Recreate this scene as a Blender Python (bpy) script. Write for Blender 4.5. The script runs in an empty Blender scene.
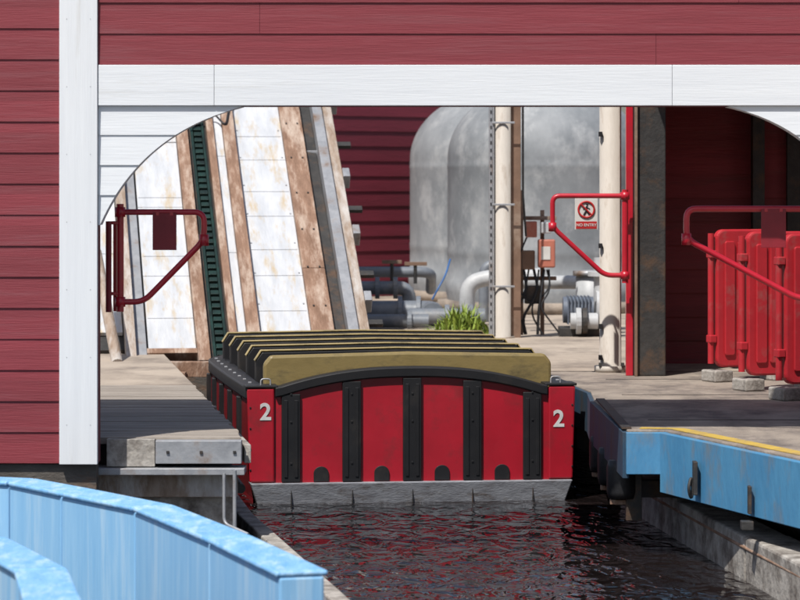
import bpy, math, random, bmesh
from mathutils import Vector
random.seed(4)
S = bpy.context.scene
COL = S.collection

# ---------------------------------------------------------------- materials
def mat(name, c1, c2=None, rough=0.6, scale=3.0, stretch=(1,1,1), stain=None, stain_amt=0.3,
        stain_scale=1.2, bump=0.15, bump_scale=40, metal=0.0, band=None, spec=0.5, coat=0.0, det=5):
    m = bpy.data.materials.new(name); m.use_nodes = True
    nt = m.node_tree; N = nt.nodes; L = nt.links
    b = N["Principled BSDF"]
    tc = N.new("ShaderNodeTexCoord"); mp = N.new("ShaderNodeMapping")
    mp.inputs["Scale"].default_value = stretch
    L.new(tc.outputs["Object"], mp.inputs["Vector"])
    if c2 is None: c2 = tuple(x*0.75 for x in c1)
    n = N.new("ShaderNodeTexNoise"); n.inputs["Scale"].default_value = scale; n.inputs["Detail"].default_value = det
    n.inputs["Roughness"].default_value = 0.65
    L.new(mp.outputs[0], n.inputs["Vector"])
    r = N.new("ShaderNodeValToRGB")
    r.color_ramp.elements[0].position = 0.32; r.color_ramp.elements[1].position = 0.68
    r.color_ramp.elements[0].color = (*c2, 1); r.color_ramp.elements[1].color = (*c1, 1)
    L.new(n.outputs["Fac"], r.inputs["Fac"])
    out = r.outputs["Color"]
    if band:  # per-board tone variation
        sp = N.new("ShaderNodeSeparateXYZ"); L.new(tc.outputs["Object"], sp.inputs[0])
        mu = N.new("ShaderNodeMath"); mu.operation = 'MULTIPLY'; mu.inputs[1].default_value = 1.0/band[1]
        ad = N.new("ShaderNodeMath"); ad.operation='ADD'; ad.inputs[1].default_value = band[2]
        L.new(sp.outputs[band[0]], ad.inputs[0]); L.new(ad.outputs[0], mu.inputs[0])
        fl = N.new("ShaderNodeMath"); fl.operation = 'FLOOR'; L.new(mu.outputs[0], fl.inputs[0])
        wn = N.new("ShaderNodeTexWhiteNoise"); wn.noise_dimensions = '1D'; L.new(fl.outputs[0], wn.inputs["W"])
        mr = N.new("ShaderNodeMapRange"); mr.inputs["To Min"].default_value = band[3]; mr.inputs["To Max"].default_value = 1.0
        L.new(wn.outputs["Value"], mr.inputs["Value"])
        mx = N.new("ShaderNodeMix"); mx.data_type='RGBA'; mx.blend_type='MULTIPLY'; mx.inputs["Factor"].default_value = 1
        L.new(out, mx.inputs[6]); L.new(mr.outputs[0], mx.inputs[7]); out = mx.outputs[2]
    if stain:
        n2 = N.new("ShaderNodeTexNoise"); n2.inputs["Scale"].default_value = stain_scale; n2.inputs["Detail"].default_value = 8
        n2.inputs["Roughness"].default_value = 0.7
        L.new(mp.outputs[0], n2.inputs["Vector"])
        mr2 = N.new("ShaderNodeMapRange")
        mr2.inputs["From Min"].default_value = 0.62 - stain_amt*0.35; mr2.inputs["From Max"].default_value = 0.78 - stain_amt*0.25
        L.new(n2.outputs["Fac"], mr2.inputs["Value"])
        mx2 = N.new("ShaderNodeMix"); mx2.data_type='RGBA'
        L.new(mr2.outputs[0], mx2.inputs["Factor"]); L.new(out, mx2.inputs[6]); mx2.inputs[7].default_value = (*stain, 1)
        out = mx2.outputs[2]
    L.new(out, b.inputs["Base Color"])
    b.inputs["Roughness"].default_value = rough; b.inputs["Metallic"].default_value = metal
    b.inputs["Specular IOR Level"].default_value = spec
    b.inputs["Coat Weight"].default_value = coat
    if bump:
        n3 = N.new("ShaderNodeTexNoise"); n3.inputs["Scale"].default_value = bump_scale; n3.inputs["Detail"].default_value = 4
        L.new(mp.outputs[0], n3.inputs["Vector"])
        bp = N.new("ShaderNodeBump"); bp.inputs["Strength"].default_value = bump; bp.inputs["Distance"].default_value = 0.01
        L.new(n3.outputs["Fac"], bp.inputs["Height"]); L.new(bp.outputs[0], b.inputs["Normal"])
    return m

LAP = 0.184
M_red_sid = mat("red_siding_paint", (0.265,0.035,0.049), (0.21,0.027,0.038), 0.6, 6, (0.25,1,5), (0.19,0.05,0.06), .3, 3, .22, 30, band=(2,LAP,10.127,0.78))
M_white_sid = mat("white_siding_paint", (0.75,0.775,0.80), (0.69,0.715,0.745), 0.6, 5, (0.2,1,4), (0.54,0.54,0.52), .10, 2, .12, 26)
M_white_v = mat("white_trim_paint", (0.75,0.775,0.80), (0.69,0.715,0.745), 0.6, 5, (4,1,0.2), (0.54,0.53,0.51), .12, 2, .12, 26)
M_maroon = mat("maroon_siding_paint", (0.20,0.022,0.040), (0.15,0.016,0.030), 0.6, 4, (0.3,1,3), None, bump=.3, bump_scale=25, band=(2,0.2,10,0.8))
M_shed = mat("shed_red_paint", (0.30,0.035,0.042), (0.21,0.024,0.03), 0.6, 4, (0.3,1,3), (0.12,0.03,0.03), .3, 2, bump=.3, bump_scale=25, band=(2,0.2,10,0.7))
M_woodp = mat("deck_planks_wood", (0.44,0.385,0.33), (0.30,0.26,0.22), 0.85, 5, (0.6,6,1), (0.15,0.125,0.105), .3, 2.0, .5, 20, band=(1,0.15,-18.3,0.8))
M_conc = mat("dock_concrete", (0.37,0.31,0.255), (0.24,0.20,0.165), 0.85, 3.0, (1,0.6,1), (0.12,0.10,0.09), .5, 2.2, .5, 60, det=8)
M_ground = mat("sandy_concrete", (0.46,0.385,0.31), (0.34,0.28,0.225), 0.9, 1.6, (1,.7,1), (0.20,0.165,0.135), .45, 1.5, .4, 30, det=8)
M_pit = mat("wet_basin_concrete", (0.12,0.105,0.09), (0.06,0.052,0.045), 0.6, 3, (1,1,2), (0.16,0.08,0.04), .3, 2, .5, 30)
M_weath = mat("weathered_grey_timber", (0.50,0.47,0.43), (0.28,0.255,0.225), 0.85, 7, (1,1,1), (0.12,0.10,0.085), .5, 5, .8, 30, det=8)
M_galv = mat("galvanised_steel", (0.42,0.43,0.45), (0.28,0.29,0.31), 0.5, 8, (1,1,1), (0.20,0.12,0.07), .3, 4, .2, 30, metal=.35)
M_dark = mat("dark_steel", (0.045,0.042,0.04), (0.02,0.02,0.02), 0.6, 6, (1,1,1), (0.10,0.055,0.03), .3, 4, .4, 30)
M_black = mat("black_rubber", (0.018,0.018,0.02), (0.010,0.010,0.012), 0.5, 6, bump=.2)
M_rust = mat("rusty_steel", (0.33,0.20,0.135), (0.17,0.095,0.06), 0.8, 5, (3,0.7,1), (0.48,0.39,0.32), .4, 2.5, .6, 30, det=8)
M_rust2 = mat("rusty_side_rail", (0.38,0.30,0.24), (0.22,0.155,0.11), 0.8, 6, (3,0.7,1), (0.52,0.50,0.48), .5, 2.0, .6, 30)
M_panel = mat("white_ramp_panel", (0.60,0.615,0.64), (0.44,0.46,0.49), 0.5, 3, (3,0.7,1), (0.46,0.34,0.17), .30, 2.4, .25, 20, det=8)
M_chain = mat("greasy_green_chain", (0.02,0.055,0.045), (0.012,0.02,0.018), 0.4, 8, metal=.3)
M_boat = mat("boat_red_gelcoat", (0.44,0.012,0.028), (0.34,0.010,0.022), 0.35, 2.5, (1,1,1), (0.23,0.02,0.026), .3, 4, .05, 20, coat=.25, det=8)
M_boatside = mat("boat_dark_red", (0.26,0.012,0.018), (0.17,0.008,0.012), 0.35, 3, stain=(0.1,0.02,0.02), stain_amt=.3)
M_blk = mat("boat_black_trim", (0.014,0.014,0.016), (0.008,0.008,0.010), 0.5, 4, bump=.05, stain=(0.04,0.034,0.03), stain_amt=.2)
M_must = mat("seat_back_khaki", (0.28,0.21,0.08), (0.20,0.15,0.056), 0.5, 4, (1,1,2), (0.10,0.08,0.04), .35, 4, .1, 30, det=8)
M_cap = mat("seat_cap_tan", (0.44,0.34,0.15), (0.32,0.245,0.105), 0.45, 4, (1,1,1), (0.12,0.10,0.05), .3, 6, .1, 30)
M_bump = mat("grey_bumper", (0.33,0.345,0.38), (0.20,0.205,0.23), 0.5, 7, (1,1,3), (0.12,0.10,0.09), .35, 6, .3, 30)
M_num = mat("white_decal", (0.70,0.70,0.70), (0.5,0.5,0.5), 0.5, 14, bump=0)
M_gate = mat("gate_red_paint", (0.52,0.012,0.030), (0.40,0.010,0.024), 0.35, 6, stain=(0.24,0.03,0.03), stain_amt=.15, bump=.05, coat=.3)
M_platered = mat("maroon_plate", (0.26,0.013,0.024), None, 0.5, 5)
M_barrier = mat("barrier_red_plastic", (0.50,0.020,0.030), (0.37,0.015,0.024), 0.5, 3, stain=(0.30,0.11,0.10), stain_amt=.25, stain_scale=4, bump=.08, det=8)
M_bluew = mat("pale_blue_fibreglass", (0.30,0.55,0.79), (0.22,0.47,0.74), 0.55, 3, (4,4,0.3), (0.44,0.63,0.79), .3, 1.5, .2, 12)
M_bluetop = mat("scuffed_blue_rim", (0.26,0.52,0.78), (0.14,0.38,0.69), 0.6, 10, (1.5,0.5,1), (0.47,0.66,0.81), .35, 7, .6, 30, det=8)
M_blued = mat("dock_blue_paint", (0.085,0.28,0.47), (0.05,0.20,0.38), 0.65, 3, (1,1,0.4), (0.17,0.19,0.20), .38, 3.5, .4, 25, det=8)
M_blueshade = mat("shaded_grimy_blue_paint", (0.02,0.08,0.15), (0.015,0.04,0.07), 0.6, 3, (1,1,0.5), (0.05,0.045,0.04), .5, 3, .4, 25)  # dock blue with the inner face's shade put into the colour, plus grime stains
M_yel = mat("yellow_line_paint", (0.60,0.41,0.06), (0.46,0.31,0.07), 0.7, 9, stain=(0.25,0.2,0.14), stain_amt=.4, stain_scale=7)
M_cream = mat("cream_column_paint", (0.50,0.46,0.41), (0.40,0.36,0.315), 0.6, 4, (2,2,0.5), (0.26,0.20,0.15), .3, 4, .2, 20)
M_brownst = mat("brown_steel", (0.23,0.14,0.095), (0.15,0.09,0.06), 0.7, 5, stain=(0.35,0.28,0.22), stain_amt=.3)
M_tank = mat("grey_fibreglass_tank", (0.29,0.305,0.32), (0.175,0.19,0.205), 0.6, 2.0, (1,1,.7), (0.38,0.39,0.40), .35, 2.6, .5, 12, spec=.4, det=8)
M_pvc = mat("grey_pvc", (0.20,0.22,0.25), (0.14,0.155,0.18), 0.45, 5, stain=(0.3,0.28,0.25), stain_amt=.2)
M_lpvc = mat("light_pipe_paint", (0.50,0.51,0.52), (0.38,0.39,0.40), 0.5, 5, stain=(0.25,0.2,0.16), stain_amt=.2)
M_bluem = mat("blue_hose_plastic", (0.04,0.14,0.36), (0.03,0.1,0.28), 0.45, 5, bump=.1)
M_motor = mat("grey_blue_motor", (0.16,0.19,0.24), (0.10,0.12,0.16), 0.5, 5, stain=(0.2,0.15,0.12), stain_amt=.25)
M_orange = mat("faded_red_box", (0.50,0.17,0.11), (0.38,0.12,0.085), 0.6, 5, stain=(0.45,0.35,0.3), stain_amt=.2)
M_leaf = mat("plant_leaf", (0.30,0.38,0.05), (0.12,0.19,0.025), 0.6, 12, bump=0)
M_roof = mat("roof_sheet", (0.14,0.12,0.115), (0.1,0.09,0.085), 0.7, 4)

# water: long swell plus fine chop
M_water = bpy.data.materials.new("dark_flume_water"); M_water.use_nodes = True
nt = M_water.node_tree; b = nt.nodes["Principled BSDF"]
b.inputs["Base Color"].default_value = (0.014,0.010,0.010,1); b.inputs["Roughness"].default_value = 0.02
b.inputs["IOR"].default_value = 1.36
tc = nt.nodes.new("ShaderNodeTexCoord"); mp = nt.nodes.new("ShaderNodeMapping"); mp.inputs["Scale"].default_value=(1,0.5,1); mp.inputs["Rotation"].default_value=(0,0,.3)
nt.links.new(tc.outputs["Object"], mp.inputs["Vector"])
n1 = nt.nodes.new("ShaderNodeTexNoise"); n1.inputs["Scale"].default_value=7.0; n1.inputs["Detail"].default_value=2; n1.inputs["Distortion"].default_value=1.0
n1.inputs["Roughness"].default_value=.45
n2 = nt.nodes.new("ShaderNodeTexNoise"); n2.inputs["Scale"].default_value=2.2; n2.inputs["Detail"].default_value=1; n2.inputs["Distortion"].default_value=.8
nt.links.new(mp.outputs[0], n1.inputs["Vector"]); nt.links.new(mp.outputs[0], n2.inputs["Vector"])
ma = nt.nodes.new("ShaderNodeMath"); ma.operation='MULTIPLY_ADD'; ma.inputs[1].default_value=1.5
nt.links.new(n2.outputs["Fac"], ma.inputs[0]); nt.links.new(n1.outputs["Fac"], ma.inputs[2])
bp = nt.nodes.new("ShaderNodeBump"); bp.inputs["Strength"].default_value=1.0; bp.inputs["Distance"].default_value=0.055
nt.links.new(ma.outputs[0], bp.inputs["Height"]); nt.links.new(bp.outputs[0], b.inputs["Normal"])

# ---------------------------------------------------------------- helpers
def group(name, loc=(0,0,0), rot=(0,0,0)):
    e = bpy.data.objects.new(name, None); e.location = loc; e.rotation_euler = rot
    e.empty_display_size = .2; COL.objects.link(e); return e
def mesh(name, V, F, m, parent=None, bevel=0, smooth=False):
    me = bpy.data.meshes.new(name); me.from_pydata([tuple(v) for v in V], [], F); me.update()
    bm = bmesh.new(); bm.from_mesh(me); bmesh.ops.recalc_face_normals(bm, faces=bm.faces); bm.to_mesh(me); bm.free()
    o = bpy.data.objects.new(name, me); COL.objects.link(o); me.materials.append(m)
    if parent: o.parent = parent
    if smooth:
        for p in me.polygons: p.use_smooth = True
    if bevel:
        md = o.modifiers.new("bevel", 'BEVEL'); md.width = bevel; md.segments = 2; md.limit_method='ANGLE'
    return o
def boxdata(x0,x1,y0,y1,z0,z1, V, F):
    k=len(V)
    V += [(x0,y0,z0),(x1,y0,z0),(x1,y1,z0),(x0,y1,z0),(x0,y0,z1),(x1,y0,z1),(x1,y1,z1),(x0,y1,z1)]
    F += [(k,k+3,k+2,k+1),(k+4,k+5,k+6,k+7),(k,k+1,k+5,k+4),(k+1,k+2,k+6,k+5),(k+2,k+3,k+7,k+6),(k+3,k,k+4,k+7)]
def box(name, x0,x1,y0,y1,z0,z1, m, parent=None, bevel=0.004):
    V=[];F=[]; boxdata(x0,x1,y0,y1,z0,z1,V,F); return mesh(name,V,F,m,parent,bevel)
def boxes(name, lst, m, parent=None, bevel=0.003):
    V=[];F=[]
    for t in lst: boxdata(*t,V,F)
    return mesh(name,V,F,m,parent,bevel)
def prism(name, poly, z0, z1, m, parent=None, bevel=0):
    n=len(poly); V=[(x,y,z0) for x,y in poly]+[(x,y,z1) for x,y in poly]
    F=[tuple(range(n-1,-1,-1)), tuple(range(n,2*n))]+[(i,(i+1)%n,n+(i+1)%n,n+i) for i in range(n)]
    return mesh(name,V,F,m,parent,bevel)
def xzprism(name, poly, y0, y1, m, parent=None, bevel=0):
    n=len(poly); V=[(x,y0,z) for x,z in poly]+[(x,y1,z) for x,z in poly]
    F=[tuple(range(n-1,-1,-1)), tuple(range(n,2*n))]+[(i,(i+1)%n,n+(i+1)%n,n+i) for i in range(n)]
    return mesh(name,V,F,m,parent,bevel)
def rnd(pts, r, closed=False):
    P=[Vector(p) for p in pts]; out=[]
    n=len(P)
    for i in range(n):
        if not closed and i in (0,n-1): out.append(P[i]); continue
        a=P[i-1]-P[i]; c=P[(i+1)%n]-P[i]; ra=min(r,a.length*.45,c.length*.45)
        p0=P[i]+a.normalized()*ra; p2=P[i]+c.normalized()*ra
        for k in range(6):
            t=k/5; out.append(p0*(1-t)**2+P[i]*2*t*(1-t)+p2*t*t)
    return out
def tube(name, pts, r, m, parent=None, corner=0.0, closed=False):
    P = rnd(pts, corner, closed) if corner else [Vector(p) for p in pts]
    cu=bpy.data.curves.new(name,'CURVE'); cu.dimensions='3D'; cu.bevel_depth=r; cu.bevel_resolution=4; cu.use_fill_caps=True
    sp=cu.splines.new('POLY'); sp.points.add(len(P)-1)
    for i,p in enumerate(P): sp.points[i].co=(*p,1)
    sp.use_cyclic_u=closed; sp.use_smooth=True
    o=bpy.data.objects.new(name,cu); COL.objects.link(o); cu.materials.append(m)
    if parent: o.parent=parent
    return o
def lathe(name, prof, c, m, parent=None, seg=64):
    V=[];F=[]; n=len(prof)
    for i in range(seg):
        a=2*math.pi*i/seg
        for r,z in prof: V.append((c[0]+r*math.cos(a), c[1]+r*math.sin(a), c[2]+z))
    for i in range(seg):
        j=(i+1)%seg
        for k in range(n-1): F.append((i*n+k,j*n+k,j*n+k+1,i*n+k+1))
    return mesh(name,V,F,m,parent,0,True)
def text(name, s, size, loc, m, parent=None, rot=(math.pi/2,0,0), off=0.0):
    cu=bpy.data.curves.new(name,'FONT'); cu.body=s; cu.size=size; cu.align_x='CENTER'; cu.align_y='CENTER'; cu.extrude=0.0015; cu.offset=off
    o=bpy.data.objects.new(name,cu); COL.objects.link(o); cu.materials.append(m); o.location=loc; o.rotation_euler=rot
    if parent: o.parent=parent
    return o
def lap(name, x0, x1, z0, z1, y, sp, m, parent=None, xr=None, xl=None, joints=True, ov=.008):
    """real overlapping boards facing -Y; xr/xl optional functions giving the board ends at a height"""
    V=[];F=[]; z = z0
    while z < z1-1e-4:
        zt=min(z+sp,z1)
        seg = 1 if not (xr or xl) else 6
        rr=random.Random(int(z*1000)+7); jit=rr.uniform(-.0015,.0015)
        for s in range(seg):
            za=z+(zt-z)*s/seg; zb=z+(zt-z)*(s+1)/seg
            ta=(za-z)/sp; tb=(zb-z)/sp
            ya=y-0.004-(ov+jit)*(1-ta); yb=y-0.004-(ov+jit)*(1-tb)
            la=xl(za) if xl else x0; lb=xl(zb) if xl else x0
            ra=xr(za) if xr else x1; rb=xr(zb) if xr else x1
            spans=[(la,ra,lb,rb)]
            if joints and seg==1 and (x1-x0)>2.5:
                j=x0+rr.uniform(.2,.8)*(x1-x0)
                spans=[(la,j-.001,lb,j-.001),(j+.001,ra,j+.001,rb)]
            for (a0,a1,b0,b1) in spans:
                k=len(V)
                V += [(a0,ya,za),(a1,ya,za),(b1,yb,zb),(b0,yb,zb),(a0,y,za),(a1,y,za),(b1,y,zb),(b0,y,zb)]
                F += [(k,k+1,k+2,k+3),(k+1,k+5,k+6,k+2),(k+4,k,k+3,k+7)]
                if s==0: F.append((k+4,k+5,k+1,k))
        z=zt
    me=bpy.data.meshes.new(name); me.from_pydata(V,[],F); me.update()
    o=bpy.data.objects.new(name,me); COL.objects.link(o); me.materials.append(m)
    if parent: o.parent=parent
    return o

# ---------------------------------------------------------------- ground, basin, water
hx0,hx1,hy0,hy1 = -6.0,6.0,5.0,30.0
B=900
V=[(-B,-B,-.01),(B,-B,-.01),(B,B,-.01),(-B,B,-.01),(hx0,hy0,-.01),(hx1,hy0,-.01),(hx1,hy1,-.01),(hx0,hy1,-.01),
   (hx0,hy0,-1.3),(hx1,hy0,-1.3),(hx1,hy1,-1.3),(hx0,hy1,-1.3)]
mesh("ground",V[:8],[(0,1,5,4),(1,2,6,5),(2,3,7,6),(3,0,4,7)],M_ground)
mesh("flume_basin",V[4:],[(0,1,5,4),(1,2,6,5),(2,3,7,6),(3,0,4,7),(4,5,6,7)],M_pit)
mesh("water",[(hx0+.01,hy0+.01,-.79),(hx1-.01,hy0+.01,-.79),(hx1-.01,hy1-.01,-.79),(hx0+.01,hy1-.01,-.79)],[(0,1,2,3)],M_water)

# left timber deck
ld = group("timber_deck")
def deck_edge(y):
    P=[(18.3,-0.946),(22,-1.43),(25.9,-1.95),(26.6,-2.04)]
    for (ya,xa),(yb,xb) in zip(P,P[1:]):
        if y<=yb: return xa+(xb-xa)*(y-ya)/(yb-ya)
    return P[-1][1]
V=[];F=[]; y=18.3
while y<22.9:
    h=random.uniform(-.002,.002); y1=y+.147; k=len(V)
    e0=deck_edge(y)+random.uniform(-.015,.015); e1=e0-(0.143*.131)
    V+=[(-5.98,y,-.04),(e0,y,-.04),(e1,y1,-.04),(-5.98,y1,-.04),(-5.98,y,h),(e0,y,h),(e1,y1,h),(-5.98,y1,h)]
    F+=[(k,k+3,k+2,k+1),(k+4,k+5,k+6,k+7),(k,k+1,k+5,k+4),(k+1,k+2,k+6,k+5),(k+2,k+3,k+7,k+6)]
    y+=.15
mesh("planks",V,F,M_woodp,ld)
prism("deck_slab",[(-5.98,22.9),(deck_edge(22.9),22.9),(-1.95,25.9),(-2.15,27.4),(-2.3,30),(-5.98,30)],-1.29,-.002,M_ground,ld)
prism("deck_frame",[(-5.98,18.45),(-1.02,18.45),(-1.48,22),(-1.6,22.88),(-5.98,22.88)],-.2,-.045,M_dark,ld)
prism("deck_wall",[(-5.98,18.62),(-1.12,18.62),(-1.58,22.88),(-5.98,22.88)],-1.29,-.205,M_pit,ld)
box("fascia_board",-1.76,-1.47,18.22,18.295,-.17,-.005,M_weath,ld)
box("fascia_board_2",-1.465,-.95,18.2,18.295,-.15,-.012,M_galv,ld)
box("steel_channel",-2.6,-.93,18.16,18.40,-.215,-.175,M_galv,ld)
box("steel_web",-2.6,-.98,18.30,18.36,-.36,-.216,M_rust2,ld)
box("concrete_footing",-5.9,-1.0,18.38,18.6,-1.29,-.365,M_weath,ld)
boxes("fascia_bolts",[(x,x+.018,18.19,18.199,-.09,-.072) for x in (-1.40,-1.2,-1.0)],M_dark,ld,.002)
tube("drain_pipe",[(-.985,18.1,-.18),(-.985,18.1,-.62)],.012,M_galv,ld)
tube("drain_pipe_2",[(-1.05,18.13,-.2),(-1.05,18.13,-.5),(-.9,18.0,-.55)],.010,M_galv,ld,.04)
prism("edge_timber",[(-.94,18.35),(-.90,18.35),(-1.39,22.05),(-1.92,25.9),(-1.99,25.9),(-1.46,22)],-.16,-.05,M_weath,ld,.004)
tube("guide_rail",[(-.97,18.5,-.33),(-1.40,21.9,-.33),(-1.9,25.5,-.33)],.03,M_dark,ld)

# right dock
rd = group("loading_dock")
edge=[(2.84,15.0),(2.23,16.94),(1.64,18.84),(1.41,18.84),(1.37,21.4),(1.40,22.3),(0.93,26.6)]
poly=[(5.98,15.0)]+edge+[(-0.1,27.0),(-0.35,29.99),(5.98,29.99)]
poly=poly[::-1]
prism("dock_slab",poly,-.08,0.0,M_conc,rd,.008)
mesh("rear_paving",[(1.2,24.6,.004),(5.97,24.6,.004),(5.97,29.98,.004),(-.34,29.98,.004),(-.09,27.02,.004),(.92,26.62,.004)],[(0,1,2,3,4,5)],M_ground,rd)
boxes("slab_joints",[(1.6,5.9,y,y+.012,.0005,.003) for y in (19.6,21.9,23.6)],M_dark,rd,0)
def strip(name,pts,t,z0,z1,m,parent,bevel=0.004):
    P=[Vector((x,y,0)) for x,y in pts]; n=len(P); L_=[];R_=[]
    for i in range(n):
        d=(P[min(i+1,n-1)]-P[max(i-1,0)]).normalized(); nn=Vector((-d.y,d.x,0))
        L_.append(P[i]+nn*t/2); R_.append(P[i]-nn*t/2)
    q=[(p.x,p.y) for p in L_]+[(p.x,p.y) for p in R_[::-1]]
    V=[(x,y,z0) for x,y in q]+[(x,y,z1) for x,y in q]; F=[]
    for i in range(n-1):
        a,b_,c,d_=i,i+1,2*n-2-i,2*n-1-i
        F+=[(a,b_,c,d_),(a+2*n,b_+2*n,c+2*n,d_+2*n),(a,b_,b_+2*n,a+2*n),(d_,c,c+2*n,d_+2*n)]
    F+=[(0,2*n-1,4*n-1,2*n),(n-1,n,3*n,3*n-1)]
    return mesh(name,V,F,m,parent,bevel)
strip("blue_fascia",[(2.80,15.0),(2.20,16.92),(1.63,18.78)],.05,-.38,-.012,M_blued,rd)
box("blue_end_panel",1.40,1.66,18.775,18.83,-.27,-.012,M_blued,rd)
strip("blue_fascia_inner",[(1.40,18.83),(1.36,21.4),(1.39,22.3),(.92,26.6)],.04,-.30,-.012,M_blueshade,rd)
prism("dock_back_wall",[(5.97,15.0),(3.3,15.0),(2.35,18.9),(2.0,22.5),(1.55,26.6),(.1,27.2),(-.2,29.98),(5.97,29.98)][::-1],-1.29,-.105,M_pit,rd)
strip("yellow_line",[(2.93,15.0),(2.33,16.98),(1.72,18.90),(1.5,18.95)],.10,.002,.006,M_yel,rd,0)
box("edge_angle",1.38,1.44,18.9,21.4,.001,.012,M_dark,rd,0)
kb=group("channel_kerb")
for i,(a,c) in enumerate([((2.60,13.9),(2.35,16.0)),((2.345,16.03),(2.15,17.75)),((2.147,17.78),(1.93,19.8)),((1.927,19.83),(1.72,21.9))]):
    strip("kerb_block",[a,c],.27,-1.28,-.535+.006*(i%2),M_weath,kb,.016)
tube("kerb_edge_bar",[(2.46,14.0,-.60),(2.02,17.75,-.60),(1.58,21.9,-.60)],.012,M_rust,kb)
for (x,y) in [(1.80,18.15)]:
    box("bracket_plate",x-.05,x-.025,y-.045,y+.045,-.33,-.13,M_dark,rd)
    tube("bracket_ring",[(x-.06,y,-.22),(x-.08,y-.03,-.29),(x-.06,y,-.36),(x-.05,y,-.29)],.010,M_dark,rd,.03,True)
for x,y in ((2.04,17.38),):
    box("bracket_plate",x-.05,x-.03,y-.03,y+.03,-.36,-.2,M_dark,rd)
    box("bracket_foot",x-.09,x-.02,y-.04,y+.04,-.45,-.40,M_dark,rd)
for k,yy in enumerate((19.4,20.3,21.2)):
    x=1.44
    lathe("fender_roller",[(0.0,-.12),(.09,-.12),(.10,-.08),(.10,.08),(.09,.12),(0,.12)],(x-.02,yy,-.36),M_black,rd,24)
    box("fender_post",x-.0,x+.1,yy-.06,yy+.06,-.62,-.11,M_dark,rd)
    box("fender_bracket",x-.1,x+.1,yy-.03,yy+.03,-.52,-.49,M_rust,rd)
box("cross_beam",1.45,2.3,19.9,20.0,-.53,-.42,M_dark,rd)

lb=group("waterside_beam")
strip("beam",[(.02,13.9),(-.30,15.55),(-1.0,19.6),(-1.25,21.5)],.10,-.76,-.60,M_weath,lb,.01)
strip("beam_back",[(-.25,14.2),(-.52,15.6),(-1.22,19.4)],.09,-.85,-.66,M_weath,lb,.01)
boxes("cleats",[(-.75,-.55,17.0,17.1,-.66,-.63),(-.95,-.72,18.1,18.2,-.66,-.63),(-.55,-.34,15.9,16.0,-.66,-.63)],M_dark,lb)
tube("mooring_pipe",[(-.62,14.9,-.5),(-.40,15.0,-.49),(-.37,15.0,-.62)],.03,M_lpvc,lb,.05)

# ---------------------------------------------------------------- pale blue flume (moulded panels)
fl=group("blue_flume_trough")
far=[(-4.4,17.50),(-3.2,17.48),(-2.12,17.02),(-1.74,16.42),(-1.27,15.66),(-.80,14.3),(-.42,13.05)]
near=[(-3.6,15.3),(-2.6,15.0),(-1.95,14.3),(-1.56,13.2),(-1.36,12.0),(-1.25,10.8)]
for nm,P,dz in (("outer_wall",far,.02),("inner_wall",near,.01)):
    n=len(P)
    for k in range(n-1):
        def off(i,t):
            pa=Vector(P[max(i-1,0)]);pb=Vector(P[i]);pc=Vector(P[min(i+1,n-1)])
            d=(pc-pa).normalized(); return Vector((-d.y,d.x))*t/2
        a=Vector(P[k]); c=Vector(P[k+1]); e=(c-a).normalized()*.004
        for (t,z0,z1,m,s) in ((.20,-1.28,-.176+dz,M_bluew,""),(.235,-.175+dz,-.15+dz,M_bluetop,"_rim")):
            oa=off(k,t); oc=off(k+1,t)
            q=[a+oa+e,c+oc-e,c-oc-e,a-oa+e]
            prism(nm+s,[(v.x,v.y) for v in q],z0,z1,m,fl,.010)
prism("trough_floor",[(-4.2,17.1),(-2.3,16.85),(-1.35,15.55),(-.88,14.3),(-.55,13.1),(-1.3,12.0),(-1.5,13.3),(-1.9,14.4),(-2.6,15.1),(-4.2,15.3)],-1.05,-.98,M_bluew,fl)

# ---------------------------------------------------------------- red clapboard building (front wall with arch)
bd=group("clapboard_building")
WB=-0.127; WT=4.3; XJ=-1.777; XR=2.755
ZT=1.984; ZA=1.283; ZB=2.231
def bez(p0,p1,p2,n=24):
    return [((1-t)**2*p0[0]+2*t*(1-t)*p1[0]+t*t*p2[0],(1-t)**2*p0[1]+2*t*(1-t)*p1[1]+t*t*p2[1]) for t in [i/n for i in range(n+1)]]
BL=bez((XJ,ZA),(-1.54,1.83),(-.93,ZT)); BR=bez((XR,ZA),(2.52,1.86),(1.94,ZT))
def f(B):
    def g(z):
        for (xa,za),(xb,zb) in zip(B,B[1:]):
            if z<=zb: return xa+(xb-xa)*(z-za)/max(zb-za,1e-6)
        return B[-1][0]
    return g
fl_,fr_=f(BL),f(BR)
box("wall_core",-8,-1.79,18.0,18.15,WB,WT,M_maroon,bd,0)
box("wall_core_right",2.97,8,18.0,18.15,WB,WT,M_maroon,bd,0)
box("wall_core_top",-1.79,2.97,18.001,18.149,ZT+.002,WT-.002,M_maroon,bd,0)
lap("red_siding_left",-8,-2.016,WB,WT,18.0,LAP,M_red_sid,bd)
lap("red_siding_right",3.2,8,WB,WT,18.0,LAP,M_red_sid,bd)
lap("red_siding_top",-1.785,2.97,ZB+.002,WT,17.99,LAP,M_red_sid,bd)
box("corner_trim_left",-2.014,-1.789,17.955,17.998,WB-.005,WT,M_white_v,bd,.003)
box("corner_trim_right",2.972,3.197,17.955,17.998,WB-.005,WT,M_white_v,bd,.003)
box("beam_board",-1.786,-1.10,17.968,17.998,ZT+.006,ZB,M_white_sid,bd,.003)
box("beam_board_mid",-1.098,1.61,17.968,17.998,ZT+.006,ZB,M_white_sid,bd,.003)
box("beam_board_end",1.612,2.969,17.968,17.998,ZT+.006,ZB,M_white_sid,bd,.003)
xzprism("spandrel_core",[(-1.788,ZA-.0)]+BL+[(-1.788,ZT)],18.0,18.148,M_white_sid,bd)
xzprism("spandrel_core_right",[(2.97,ZA)]+BR+[(2.97,ZT)],18.0,18.148,M_white_sid,bd)
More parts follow.
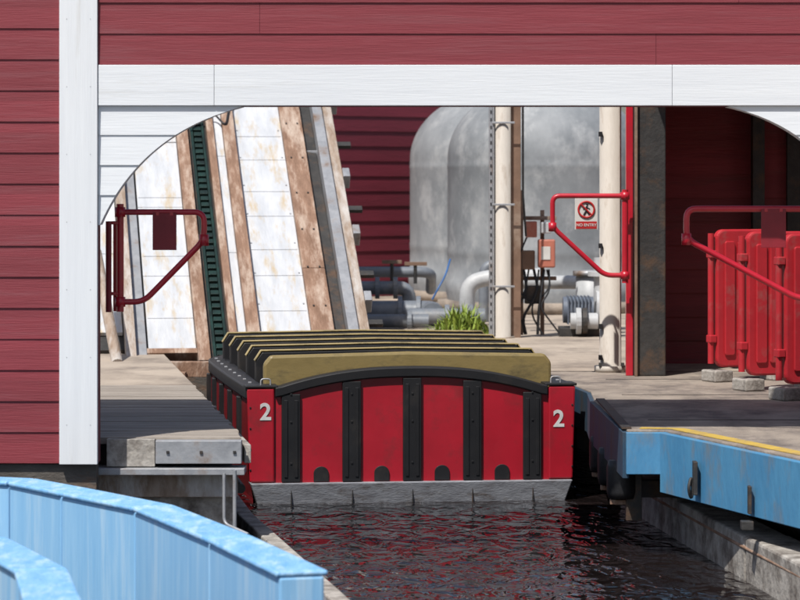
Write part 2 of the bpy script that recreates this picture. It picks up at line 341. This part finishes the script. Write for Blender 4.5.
lap("white_spandrel_siding",-1.786,0,ZA,ZT+.004,17.995,.178,M_white_sid,bd,xr=fl_)
lap("white_spandrel_siding_right",0,2.969,ZA,ZT+.004,17.995,.178,M_white_sid,bd,xl=fr_)
box("jamb_right_face",2.76,2.969,17.97,18.148,WB,ZA-.002,M_white_v,bd,.003)
boxes("trim_nails",[(x-.002,x+.002,17.953,17.9545,z,z+.004) for z in [0.1+.4*k for k in range(10)] for x in (-1.97,-1.83)],M_galv,bd,0)
box("shadow_roof",-8.2,8.2,17.6,18.95,4.31,4.45,M_roof,bd)  # unseen slab, added and sized to set the shadow across docks and boat
box("foundation",-7.9,-1.80,18.02,18.14,-.32,WB-.006,M_pit,bd)

# ---------------------------------------------------------------- red safety gates
def arm_gate(name, x_post, x_tip, ztop, zbot, y, plate=None, ztip=None, r=.022):
    g=group(name); s = 1 if x_tip>x_post else -1
    L_=abs(x_tip-x_post)
    tube("post",[(x_post,y,zbot-.06),(x_post,y,ztop+.05)],r*1.25,M_gate,g)
    ztip = ztop-.17 if ztip is None else ztip
    tube("frame",[(x_post,y,ztop-.0),(x_tip,y,ztop),(x_tip,y,ztip),(x_post+s*L_*.28,y,zbot),(x_post,y,zbot)],r,M_gate,g,.06)
    for z in (ztop-.0,zbot):
        lathe("hinge_collar",[(0,-.03),(r*1.8,-.03),(r*1.8,.03),(0,.03)],(x_post,y,z),M_gate,g,20)
    lathe("tip_joint",[(0,-.035),(r*1.6,-.035),(r*1.6,.035),(0,.035)],(x_tip,y,ztip),M_gate,g,20)
    if plate:
        a,b_,c,d=plate
        box("plate",a,b_,y-.034,y-.028,c,d,M_platered,g,.002)
        boxes("plate_clips",[(a+.02,a+.04,y-.036,y+.02,d-.015,d+.005),(b_-.04,b_-.02,y-.036,y+.02,d-.015,d+.005)],M_gate,g,.001)
    return g
g1=arm_gate("swing_gate",-1.70,-1.19,1.355,.81,18.45,(-1.50,-1.355,1.125,1.35),r=.018)
tube("wall_post",[(-1.765,18.4,.75),(-1.765,18.4,1.3)],.018,M_platered,g1)
tube("wall_post_b",[(-1.735,18.5,.75),(-1.735,18.5,1.3)],.012,M_gate,g1)
boxes("wall_brackets",[(-1.78,-1.68,18.43,18.47,z,z+.02) for z in (.85,1.28)],M_gate,g1)
g2=arm_gate("swing_gate",1.77,1.20,1.425,.80,23.9,None,1.18,r=.02)
g3=arm_gate("swing_gate",2.68,1.74,1.375,.83,18.45,(2.19,2.34,1.14,1.372),1.19,r=.019)
sg=group("no_entry_sign"); sx=1.463; sy=23.86
M_signw=mat("sign_white",(0.66,0.65,0.62),(0.56,0.54,0.51),.5,8,bump=0); M_signr=mat("sign_red",(0.50,0.02,0.02),None,.5,8,bump=0)
box("plate",sx-.09,sx+.09,sy-.006,sy,1.16,1.405,M_signw,sg,.002)
box("red_band",sx-.082,sx+.082,sy-.009,sy-.007,1.168,1.225,M_signr,sg,0)
text("band_text","NO ENTRY",.032,(sx,sy-.011,1.196),M_signw,sg,off=.0004)
ring=[(sx+.062*math.cos(a),sy-.010,1.318+.062*math.sin(a)) for a in [2*math.pi*i/32 for i in range(32)]]
tube("red_ring",ring,.008,M_signr,sg,closed=True)
tube("walking_figure",[(sx-.02,sy-.008,1.275),(sx,sy-.008,1.31),(sx+.003,sy-.008,1.345)],.007,M_black,sg)
tube("walking_leg",[(sx+.022,sy-.008,1.278),(sx,sy-.008,1.31)],.006,M_black,sg)
tube("walking_arms",[(sx-.025,sy-.008,1.32),(sx+.002,sy-.008,1.338),(sx+.027,sy-.008,1.322)],.004,M_black,sg)
lathe("figure_head",[(0,-.009),(.008,-.004),(.008,.004),(0,.009)],(sx+.006,sy-.009,1.362),M_black,sg,12)
tube("red_slash",[(sx-.044,sy-.014,1.362),(sx+.044,sy-.014,1.274)],.006,M_signr,sg)
boxes("sign_straps",[(sx-.07,sx-.055,sy+.001,sy+.06,1.38,1.395),(sx+.055,sx+.07,sy+.001,sy+.06,1.38,1.395)],M_galv,sg,.001)

# ---------------------------------------------------------------- flume boat
bt=group("flume_boat",(0.08,22.15,0),(0,0,math.radians(7.5)))
def hw(y):
    if y<3.2: return 1.19+.05*math.sin(min(y/3.2,1)*math.pi/2)
    t=(y-3.2)/1.2; return 1.24*math.sqrt(max(0.02,1-0.55*t*t))
ys=[0,.4,.8,1.4,2.0,2.6,3.2,3.5,3.8,4.05,4.25,4.4]
V=[];F=[]
for y in ys:
    w=hw(y); k=.97
    V+=[(-w*k,y,-1.05),(-w*k,y,-.76),(-w,y,-.55),(-w,y,0.02),(-w+.12,y,.02),(-w+.12,y,-.55),(w-.12,y,-.55),(w-.12,y,.02),(w,y,.02),(w,y,-.55),(w*k,y,-.76),(w*k,y,-1.05)]
n=12
for i in range(len(ys)-1):
    for j in range(n):
        F.append((i*n+j,i*n+(j+1)%n,(i+1)*n+(j+1)%n,(i+1)*n+j))
F.append(tuple((len(ys)-1)*n+j for j in range(n)))
mesh("hull",V,F,M_boatside,bt,.01)
for s in (-1,1):
    V=[];F=[]
    for y in ys:
        w=hw(y); V+=[(s*(w+.02),y,-.04),(s*(w+.02),y,.055),(s*(w-.13),y,.055),(s*(w-.13),y,-.04)]
    for i in range(len(ys)-1):
        for j in range(4): F.append((i*4+j,i*4+(j+1)%4,i*4+4+(j+1)%4,i*4+4+j))
    F+=[(0,1,2,3),tuple(4*(len(ys)-1)+j for j in (3,2,1,0))]
    mesh("gunwale",V,F,M_blk,bt,.012)
    boxes("gunwale_studs",[(s*(hw(y)-.05)-.012,s*(hw(y)-.05)+.012,y-.012,y+.012,.054,.066) for y in [.35+.38*i for i in range(9)]],M_galv,bt)
    boxes("side_rub_blocks",[(s*(hw(y)+.012)-.02,s*(hw(y)+.012)+.02,y-.05,y+.05,-.5,-.05) for y in [.5,1.2,1.9,2.6,3.2]],M_blk,bt,.006)
def arch(x):
    ax=.96
    if abs(x)>=ax: return .04
    return .045+.135*(1-(abs(x)/ax)**2.3)
xs=[-1.2+2.4*i/48 for i in range(49)]
pol=[(-1.165,-.65),(1.165,-.65)]+[(x,arch(x)-.05 if abs(x)<.96 else .03) for x in xs[::-1]]
xzprism("transom",pol,-.05,.06,M_boat,bt,.006)
for s in (-1,1):
    a,b_=sorted((s*1.005,s*1.205))
    xzprism("corner_panel",[(a+(.02 if s<0 else 0),-.635),(b_-(.02 if s>0 else 0),-.635),(b_,.045),(a,.045)],-.075,-.051,M_boat,bt,.012)
    box("corner_cap",min(s*.98,s*1.215),max(s*.98,s*1.215),-.08,.12,.046,.066,M_blk,bt,.006)
    boxes("corner_rivets",[(s*1.18-.006,s*1.18+.006,-.08,-.074,z,z+.012) for z in (-.55,-.4,-.25,-.1)],M_blk,bt,.002)
V=[];F=[]
xa=[-1.0+2.0*i/40 for i in range(41)]
for x in xa:
    z=arch(x); V+=[(x,-.085,z-.062),(x,-.085,z+.012),(x,.08,z+.012),(x,.08,z-.062)]
for i in range(40):
    for j in range(4): F.append((i*4+j,i*4+(j+1)%4,i*4+4+(j+1)%4,i*4+4+j))
F+=[(0,1,2,3),(163,162,161,160)]
mesh("arched_trim",V,F,M_blk,bt,.01)
for k in range(5):
    x=-.885+.4425*k
    xzprism("rib",[(x-.068,-.635),(x+.068,-.635),(x+.068,arch(x)-.066),(x-.068,arch(x)-.066)],-.078,-.052,M_blk,bt,.006)
    boxes("rib_ridges",[(x-.05,x-.025,-.086,-.079,-.60,arch(x)-.11),(x+.025,x+.05,-.086,-.079,-.60,arch(x)-.11)],M_blk,bt,.003)
    boxes("rib_bolts",[(x-.007,x+.007,-.084,-.079,z-.007,z+.007) for z in (-.5,-.2,.0)],M_blk,bt,.002)
for k in range(4):
    x=-.664+.4425*k
    pp=[(x-.055,-.635),(x+.055,-.635)]+[(x+.055*math.cos(a),-.575+.05*math.sin(a)) for a in [math.pi*i/12 for i in range(13)]]
    xzprism("drain_scoop",pp,-.062,-.051,M_blk,bt,.003)
V=[(-1.12,-.07,-.82),(1.12,-.07,-.82),(1.18,-.11,-.64),(-1.18,-.11,-.64),(-1.12,.1,-.82),(1.12,.1,-.82),(1.18,.1,-.64),(-1.18,.1,-.64)]
mesh("bumper",V,[(0,1,2,3),(1,5,6,2),(4,0,3,7),(3,2,6,7),(0,4,5,1),(5,4,7,6)],M_bump,bt,.008)
boxes("bumper_seams",[(x-.003,x+.003,-.098,-.08,-.80,-.645) for x in (-.885,-.44,0,.44,.885)],M_dark,bt,.001)
def seatback(name,y,w,zt,rear=False):
    if rear:
        pol=[(-w,-.45),(w,-.45),(w,zt-.07),(w-.05,zt-.01),(0,zt+.012),(-w+.05,zt-.01),(-w,zt-.07)]
        xzprism(name,pol,y,y+.08,M_must,bt,.02)
    else:
        xzprism(name,[(-w,-.45),(w,-.45),(w,zt-.08),(w-.05,zt-.016),(0,zt),(-w+.05,zt-.016),(-w,zt-.08)],y,y+.07,M_blk,bt,.012)
        q=[(-w-.003,zt-.09),(-w+.046,zt-.014),(0,zt+.002),(w-.046,zt-.014),(w+.003,zt-.09)]
        q2=[(x*1.004,z+.010) for x,z in q]
        xzprism(name+"_cap",q+q2[::-1],y-.004,y+.076,M_cap,bt,.003)
w=1.06
seatback("rear_panel",.14,w+.005,.278,True)
rows=[.78,1.46,2.14,2.82,3.45]
for i,y in enumerate(rows): seatback("seat_back_%d"%(i+1),y,w+.012*(i+1),.278)
for i,y in enumerate([.3]+rows[:-1]):
    box("seat_bench_%d"%(i+1),-w,w,y+.12,y+.45,-.45,-.2,M_blk,bt,.02)
    tube("grab_bar_%d"%(i+1),[(-w+.1,y+.50,.0),(-w+.1,y+.50,.14),(w-.1,y+.50,.14),(w-.1,y+.50,.0)],.018,M_galv,bt,.05)
for s in (-1,1):
    a,b_=sorted((s*(w+.015),s*(w+.05)))
    box("side_liner",a,b_,.1,3.6,-.45,.05,M_blk,bt)
tube("lift_handle",[(-1.1,-.03,.06),(-1.1,-.03,.11),(-1.03,-.03,.11),(-1.03,-.03,.06)],.006,M_galv,bt,.04)
tube("lift_handle_2",[(1.03,-.03,.06),(1.03,-.03,.11),(1.1,-.03,.11),(1.1,-.03,.06)],.006,M_galv,bt,.04)
text("number_left","2",.17,(-1.07,-.078,-.13),M_num,bt,off=.004)
text("number_right","2",.17,(1.08,-.078,-.20),M_num,bt,off=.004)

# ---------------------------------------------------------------- conveyor lift ramp
rp=group("conveyor_lift_ramp",(-1.39,27.5,.24),(math.radians(34.7),0,math.radians(8)))
top=9.5
def rstrip(name,x0,x1,h0,h1,m,y0=-2.1,y1=top,step=None,bev=.004):
    if step:
        L_=[];y=y0
        while y<y1: L_.append((x0,x1,y,min(y+step-.006,y1),h0,h1)); y+=step
        return boxes(name,L_,m,rp,bev)
    return box(name,x0,x1,y0,y1,h0,h1,m,rp,bev)
rstrip("deck_backing",-1.95,1.10,-.12,-.045,M_dark,-.3)
rstrip("outer_panel",-1.9,-1.12,-.04,0,M_panel,-.1,top,1.2)
rstrip("left_rail",-1.11,-1.02,-.04,.12,M_rust2,-1.1)
rstrip("left_rail_inner",-1.015,-.92,-.04,.03,M_galv,-.9)
rstrip("outer_stiffener",-1.56,-1.49,.001,.07,M_rust2,-.1)
rstrip("left_panel",-.90,-.475,-.04,0,M_panel,-.35,top,1.1)
rstrip("beam_1",-.47,-.36,-.04,.07,M_rust,-.6)
rstrip("chain_bed",-.355,-.175,-.04,.005,M_dark,-1.8)
boxes("chain_links",[(-.30,-.225,y,y+.06,.006,.05) for y in [-1.8+.1*i for i in range(112)]],M_chain,rp,.004)
boxes("chain_side_plates",[(-.33,-.305,-1.8,top,.006,.035),(-.22,-.195,-1.8,top,.006,.035)],M_chain,rp,.002)
rstrip("beam_2",-.17,-.10,-.04,.06,M_rust)
rstrip("white_strip",-.098,-.012,-.04,.01,M_panel,-2.1,top,1.6)
rstrip("beam_3",-.01,.105,-.04,.075,M_rust)
rstrip("main_panel",.107,.578,-.04,0,M_panel,-2.1,top,.95)
rstrip("beam_4",.58,.785,-.04,.05,M_rust,-2.1,top,2.9)
rstrip("dark_gutter",.79,.90,-.10,-.03,M_dark)
rstrip("outer_rail",.905,1.0,-.06,.09,M_galv)
rstrip("outer_flange",1.003,1.11,-.06,.03,M_rust2)
boxes("panel_ribs",[(.12,.565,y,y+.015,.001,.006) for y in [-1.7+.95*i for i in range(12)]]+[(-.89,-.48,y,y+.015,.001,.006) for y in [.1+.95*i for i in range(9)]],M_panel,rp,.002)
boxes("panel_bolts",[(x,x+.014,y,y+.014,.001,.008) for y in [-1.6+.475*i for i in range(22)] for x in (.13,.54)],M_galv,rp,.002)
boxes("beam_bolts",[(x,x+.016,y,y+.016,.05,.062) for y in [-1.6+.6*i for i in range(18)] for x in (.62,.73)],M_dark,rp,.002)
boxes("edge_clamps",[(1.112,1.18,y,y+.14,-.1,.05) for y in [.3,1.35,2.3,3.6,5.0,6.5]],M_galv,rp,.006)
boxes("edge_fittings",[(1.11,1.25,y,y+.07,-.04,.0) for y in [.0,.75,1.8,2.9]],M_dark,rp,.004)
box("lower_beam",-1.0,-.38,-.43,-.36,-.15,.02,M_rust,rp)
tube("side_cable",[(-.34,3.1,.08),(-.1,3.35,.10),(.02,3.1,.09),(.1,3.6,.1)],.01,M_black,rp,.1)
tr=group("ramp_trestle")
for d in (2.5,5.0,7.2):
    cy=27.5+d; z=.24+d*.7-.15
    for x in (-1.9,-.5):
        xx=x-.14*d
        box("leg",xx-.07,xx+.07,cy-.07,cy+.07,-.01,z,M_galv,tr)
    box("cross_tie",-2.1-.14*d,-.3-.14*d,cy-.05,cy+.05,z*.45,z*.45+.12,M_galv,tr)
tube("leaning_rail",[(-2.42,26.0,-.02),(-2.72,27.2,.9)],.05,M_rust2,tr)
box("pit_beam",-2.3,-.2,26.2,26.35,-.15,-.02,M_rust,tr)
box("pit_wall",-2.3,-.2,26.9,27.0,-1.28,-.16,M_pit,tr)
boxes("pit_struts",[(x,x+.06,26.0,26.19,-.5,-.1) for x in (-1.9,-1.6,-1.3)],M_rust,tr)

# ---------------------------------------------------------------- maroon barn behind
bn=group("maroon_barn",(-5.5,36.0,0),(0,0,math.radians(42)))
Lw=9.9
def slope(z):
    return Lw-0 if z<2.35 else max(3.0,Lw-(z-2.35)*2.6)
lap("barn_siding",0,Lw,0,5.6,0,.2,M_maroon,bn,xr=slope,joints=False,ov=.014)
xzprism("barn_core",[(0,0),(Lw,0),(Lw,2.35),(Lw-3.25*2.6+1.7,5.0),(0,5.0)],.02,.2,M_maroon,bn)
box("barn_end",Lw-.2,Lw,.21,6,0,2.33,M_maroon,bn)
box("barn_left_end",0,.2,.21,6,0,5.0,M_maroon,bn)

# ---------------------------------------------------------------- tanks
def tank(name,c,R,H):
    g=group(name)
    D=.78*R; zs=H-D
    prof=[(0,H)]+[(R*math.sin(a),zs+D*math.cos(a)) for a in [math.pi/2*i/24 for i in range(1,25)]]
    prof+= [(R,zs-.05),(R+.004,zs-.07),(R+.004,zs-.11),(R,zs-.13),(R,.62),(R+.004,.60),(R+.004,.54),(R,.52),(R,.25),(R+.02,.24),(R+.02,.1),(R,.0)]
    lathe("shell",prof,c,M_tank,g,128)
    lathe("manway",[(0,.14),(.22,.14),(.24,.1),(.24,.0)],(c[0],c[1],c[2]+H-.03),M_tank,g,32)
    lathe("plinth",[(0,.0),(R+.12,0),(R+.12,-.12),(0,-.12)],(c[0],c[1],c[2]),M_conc,g,48)
    return g
tank("filter_tank",(1.74,36.4,.12),1.17,2.60)
tank("filter_tank",(1.32,39.8,.12),1.19,2.62)

# ---------------------------------------------------------------- columns
c1=group("support_column")
lathe("round_column",[(0,3.9),(.085,3.9),(.085,.02),(.12,.02),(.12,0),(0,0)],(1.0,29.75,.0),M_cream,c1,32)
box("steel_upright",1.09,1.185,29.78,29.9,0,3.9,M_brownst,c1)
box("perforated_angle",.87,.905,29.66,29.67,0.0,3.9,M_galv,c1,0)
box("perforated_leg",.87,.88,29.671,29.76,0.0,3.9,M_galv,c1,0)
boxes("perforations",[(.882,.895,29.655,29.659,z,z+.03) for z in [.1+.075*i for i in range(50)]],M_black,c1,0)
box("white_conduit",.905,.92,29.67,29.69,0,3.9,M_lpvc,c1)
boxes("clamps",[(.9,1.12,29.65,29.66,z,z+.02) for z in (.5,1.3,2.1)],M_galv,c1)
tube("side_cable",[(1.20,29.76,3.8),(1.205,29.76,1.4),(1.24,29.9,1.0)],.011,M_black,c1)
c2=group("support_post")
lathe("round_post",[(0,3.0),(.088,3.0),(.088,.05),(.13,.05),(.13,0),(0,0)],(1.70,24.55,0),M_cream,c2,32)
boxes("post_clips",[(1.60,1.63,24.46,24.5,z,z+.04) for z in (.1,.35,1.0,1.9)],M_black,c2)
boxes("base_bolts",[(1.60,1.625,24.44,24.465,.05,.08),(1.78,1.805,24.44,24.465,.05,.08)],M_dark,c2)
box("overhead_beam",.7,1.9,29.5,29.95,3.9,4.05,M_brownst,c1)

# ---------------------------------------------------------------- open shed on the right
sh=group("open_shed")
box("red_corner_strip",1.79,1.845,24.05,24.12,0,2.98,M_gate,sh)
box("door_jamb",1.85,2.10,24.0,24.2,0.0,2.98,M_dark,sh,.01)
box("jamb_edge",1.852,1.875,23.96,23.995,0,2.98,M_brownst,sh)
box("side_wall",1.98,2.06,24.21,25.58,0.0,2.98,M_shed,sh,0)
lap("back_siding",2.0,6.5,0,2.98,25.6,.2,M_shed,sh,joints=False,ov=.018)
box("back_core",2.0,6.5,25.602,25.7,0,2.98,M_shed,sh,0)
box("right_wall",6.42,6.5,22.5,25.58,0,2.98,M_shed,sh,0)
box("shed_shade_roof",1.75,6.6,23.2,25.9,3.0,3.12,M_roof,sh)  # out of view, added overhead to keep the shed interior in shade
box("inner_post",2.95,3.05,25.4,25.55,0,2.98,M_dark,sh)
box("eave_beam",2.11,6.4,23.4,23.55,2.7,2.98,M_shed,sh)
box("interior_shade_panel",3.25,5.9,25.50,25.57,0,2.3,M_dark,sh)  # flat dark sheet standing in for the shade deep inside the shed

# ---------------------------------------------------------------- solid red barriers
def barrier(x,y,rot,W=.56):
    g=group("crowd_barrier",(x,y,0),(0,0,math.radians(rot)))
    z0,z1=.11,1.17
    def rr(x0,x1,za,zb,r):
        P=[]
        for cx,cz,a0 in ((x1-r,zb-r,0),(x0+r,zb-r,90),(x0+r,za+r,180),(x1-r,za+r,270)):
            for k in range(6):
                a=math.radians(a0+18*k); P.append((cx+r*math.cos(a),cz+r*math.sin(a)))
        return P
    xzprism("body",rr(0,W,z0,z1,.07),-.035,.035,M_barrier,g,.015)
    tube("edge_tube",[(-.035,0,z0+.03),(-.035,0,z1-.03)],.024,M_barrier,g)
    n=4; pw=(W-.10)/n
    for k in range(n):
        xa=.05+k*pw+.012
        xzprism("raised_panel",rr(xa,xa+pw-.024,z0+.09,z1-.09,.02),-.052,-.036,M_barrier,g,.008)
    boxes("hinges",[(-.06,.0,-.035,.035,z,z+.06) for z in (.3,.95)],M_barrier,g,.008)
    box("foot",-.06,.10,-.11,.11,0.0,.09,M_weath,g,.012)
    box("foot_end",W-.1,W+.06,-.11,.11,0.0,.09,M_weath,g,.012)
    return g
barrier(2.42,23.35,24); barrier(2.545,22.35,22); barrier(2.70,21.4,24); barrier(2.86,20.6,22)

# ---------------------------------------------------------------- pipes and pumps
pp=group("pipework")
def flange(x,y,z,r,axis='X',m=None,parent=pp):
    V=[];F=[];seg=20
    for i in range(seg):
        a=2*math.pi*i/seg
        for s in (-.025,.025):
            V.append((x+s,y+r*math.cos(a),z+r*math.sin(a)) if axis=='X' else (x+r*math.cos(a),y+s,z+r*math.sin(a)) if axis=='Y' else (x+r*math.cos(a),y+r*math.sin(a),z+s))
    for i in range(seg):
        j=(i+1)%seg; F.append((2*i,2*i+1,2*j+1,2*j))
    F+=[tuple(range(0,2*seg,2)),tuple(range(1,2*seg,2))]
    return mesh("flange",V,F,m or M_pvc,parent,.004)
tube("pipe_low",[(-.7,33.0,.12),(.35,33.0,.12),(.35,32.4,.12)],.12,M_pvc,pp,.2)
tube("pipe_mid",[(-.6,33.5,.36),(.1,33.5,.36),(.1,33.5,.1)],.075,M_pvc,pp,.15)
tube("pipe_up",[(-.8,34.0,.52),(.35,34.0,.52),(.35,34.6,.3)],.06,M_pvc,pp,.15)
tube("pipe_right",[(.1,32.2,.1),(.9,32.2,.1)],.09,M_pvc,pp)
tube("pipe_front",[(-.5,31.9,.07),(.3,31.9,.07)],.07,M_pvc,pp)
for x in (-.35,.0,.2): flange(x,33.0,.12,.17)
for x in (-.25,-.05): flange(x,33.5,.36,.12)
flange(.5,32.2,.1,.13); flange(.75,32.2,.1,.13); flange(.1,31.9,.07,.11)
boxes("valve_handles",[(-.2,.02,33.7,33.76,.62,.66),(.05,.3,33.7,33.76,.6,.64)],M_brownst,pp)
tube("valve_stem",[(-.09,33.73,.4),(-.09,33.73,.64)],.02,M_dark,pp)
tube("valve_stem_2",[(.17,33.73,.4),(.17,33.73,.62)],.02,M_dark,pp)
tube("white_elbow",[(.72,32.6,-.0),(.72,32.6,.45),(1.05,32.6,.52),(1.5,32.6,.52)],.085,M_lpvc,pp,.18)
tube("white_pipe_run",[(1.2,31.2,.5),(1.95,31.2,.5),(1.95,31.2,.1)],.07,M_lpvc,pp,.14)
tube("down_pipe",[(.92,33.4,0),(.92,33.4,.62),(1.4,33.4,.62)],.055,M_pvc,pp,.12)
tube("blue_hose",[(.35,33.0,.25),(.42,33.0,.38),(.50,33.1,.52),(.55,33.3,.68)],.010,M_bluem,pp,.1)
tube("grey_pipe_l",[(-.55,31.6,.0),(-.55,31.6,.5),(-.75,31.6,.6)],.05,M_pvc,pp,.1)
pm=group("water_pump")
tube("motor",[(1.62,30.2,.26),(1.92,30.2,.26)],.13,M_motor,pm)
boxes("motor_fins",[(x,x+.012,30.05,30.35,.12,.40) for x in [1.66+.035*i for i in range(7)]],M_motor,pm,.002)
tube("volute",[(1.94,30.1,.28),(2.06,30.1,.28)],.19,M_lpvc,pm)
tube("volute_outlet",[(2.0,30.1,.35),(2.0,30.1,.78)],.08,M_lpvc,pm)
flange(2.0,30.1,.62,.14,'Z',M_lpvc,pm)
box("base",1.58,2.15,30.0,30.4,0.004,.09,M_dark,pm)
lathe("strainer_body",[(0,.5),(.15,.5),(.15,.0),(0,0)],(1.93,30.75,.08),M_lpvc,pm,32)
lathe("strainer_lid",[(0,.06),(.18,.05),(.18,.0),(0,0)],(1.93,30.75,.581),M_galv,pm,32)
tube("suction",[(1.68,29.95,.16),(1.95,29.95,.16)],.08,M_lpvc,pm)
flange(1.76,29.95,.16,.13,'X',M_lpvc,pm); flange(1.82,29.95,.16,.13,'X',M_dark,pm)

cp=group("electrical_control_panel")
box("frame_post",1.40,1.44,30.3,30.34,0.004,1.25,M_brownst,cp)
box("frame_post_2",1.20,1.23,30.3,30.34,0.004,1.45,M_brownst,cp)
box("frame_rail",1.18,1.56,30.28,30.30,1.15,1.19,M_brownst,cp)
box("frame_rail_2",1.18,1.56,30.28,30.30,.55,.59,M_brownst,cp)
box("switch_box",1.37,1.54,30.12,30.27,.68,.96,M_orange,cp,.015)
box("switch_label",1.40,1.49,30.112,30.118,.76,.89,M_signw,cp,.001)
box("isolator",1.25,1.36,30.14,30.27,.98,1.14,M_orange,cp,.01)
box("junction_box",1.22,1.34,30.16,30.27,.66,.85,M_brownst,cp,.01)
box("small_box",1.40,1.50,30.16,30.27,1.02,1.13,M_lpvc,cp,.01)
box("terminal_box",1.24,1.40,30.16,30.27,.32,.5,M_dark,cp,.01)
for i in range(6):
    x0=1.23+.05*i; r_=random.Random(i)
    tube("cable",[(x0,30.2,.66),(x0+r_.uniform(-.05,.05),30.15,.45),(x0-r_.uniform(.05,.12),30.12,.25+r_.uniform(-.08,.08)),(x0+r_.uniform(-.1,.12),30.1,.02)],.009 if i%2 else .014,M_black,cp,.12)
tube("cable_loop",[(1.26,30.2,.98),(1.14,30.2,.7),(1.2,30.1,.4),(1.34,30.15,.3),(1.5,30.2,.5),(1.46,30.2,.66)],.009,M_black,cp,.12)

V=[];F=[]
rr=random.Random(3)
for i in range(420):
    bx=.60+rr.gauss(0,.14); by=30.4+rr.gauss(0,.12); a=rr.uniform(0,6.28); l=rr.uniform(.06,.36)*math.exp(-((bx-.62)/.3)**2); ln=rr.uniform(.02,.18); wd=rr.uniform(.006,.014)
    dx,dy=math.cos(a),math.sin(a); k=len(V)
    V+=[(bx-dy*wd,by+dx*wd,0),(bx+dy*wd,by-dx*wd,0),(bx+dx*ln*.5+dy*wd,by+dy*ln*.5-dx*wd,l*.65),(bx+dx*ln*.5-dy*wd,by+dy*ln*.5+dx*wd,l*.65),(bx+dx*ln*1.3,by+dy*ln*1.3,l*rr.uniform(.75,1.05))]
    F+=[(k,k+1,k+2,k+3),(k+3,k+2,k+4)]
me=bpy.data.meshes.new("weed_plant"); me.from_pydata(V,[],F); o=bpy.data.objects.new("weed_plant",me); COL.objects.link(o); me.materials.append(M_leaf)

# ---------------------------------------------------------------- light, world, camera
el=math.radians(57); az=math.radians(210)
d=Vector((math.sin(az)*math.cos(el),math.cos(az)*math.cos(el),math.sin(el)))
sl=bpy.data.lights.new("sun",'SUN'); sl.energy=5.0; sl.angle=math.radians(.53); sl.color=(1,.965,.91)
so=bpy.data.objects.new("sun",sl); COL.objects.link(so); so.rotation_euler=(-d).to_track_quat('-Z','Y').to_euler(); so.location=(0,0,20)
w=bpy.data.worlds.new("World"); S.world=w; w.use_nodes=True
sk=w.node_tree.nodes.new("ShaderNodeTexSky"); sk.sky_type='NISHITA'; sk.sun_disc=False; sk.sun_elevation=el; sk.sun_rotation=az
sk.dust_density=2.0
bg=w.node_tree.nodes["Background"]; bg.inputs["Strength"].default_value=.10
w.node_tree.links.new(sk.outputs[0],bg.inputs["Color"])
S.view_settings.view_transform='Standard'; S.view_settings.look='None'; S.view_settings.exposure=0
cd=bpy.data.cameras.new("camera"); co=bpy.data.objects.new("camera",cd); COL.objects.link(co)
co.location=(0,0,1.55); co.rotation_euler=(math.pi/2,0,0); cd.lens=136.7; cd.sensor_width=36; cd.sensor_fit='HORIZONTAL'
cd.shift_y=-.15; cd.clip_end=3000; cd.clip_start=.1
cd.dof.use_dof=True; cd.dof.focus_distance=21.0; cd.dof.aperture_fstop=4.5
S.camera=co
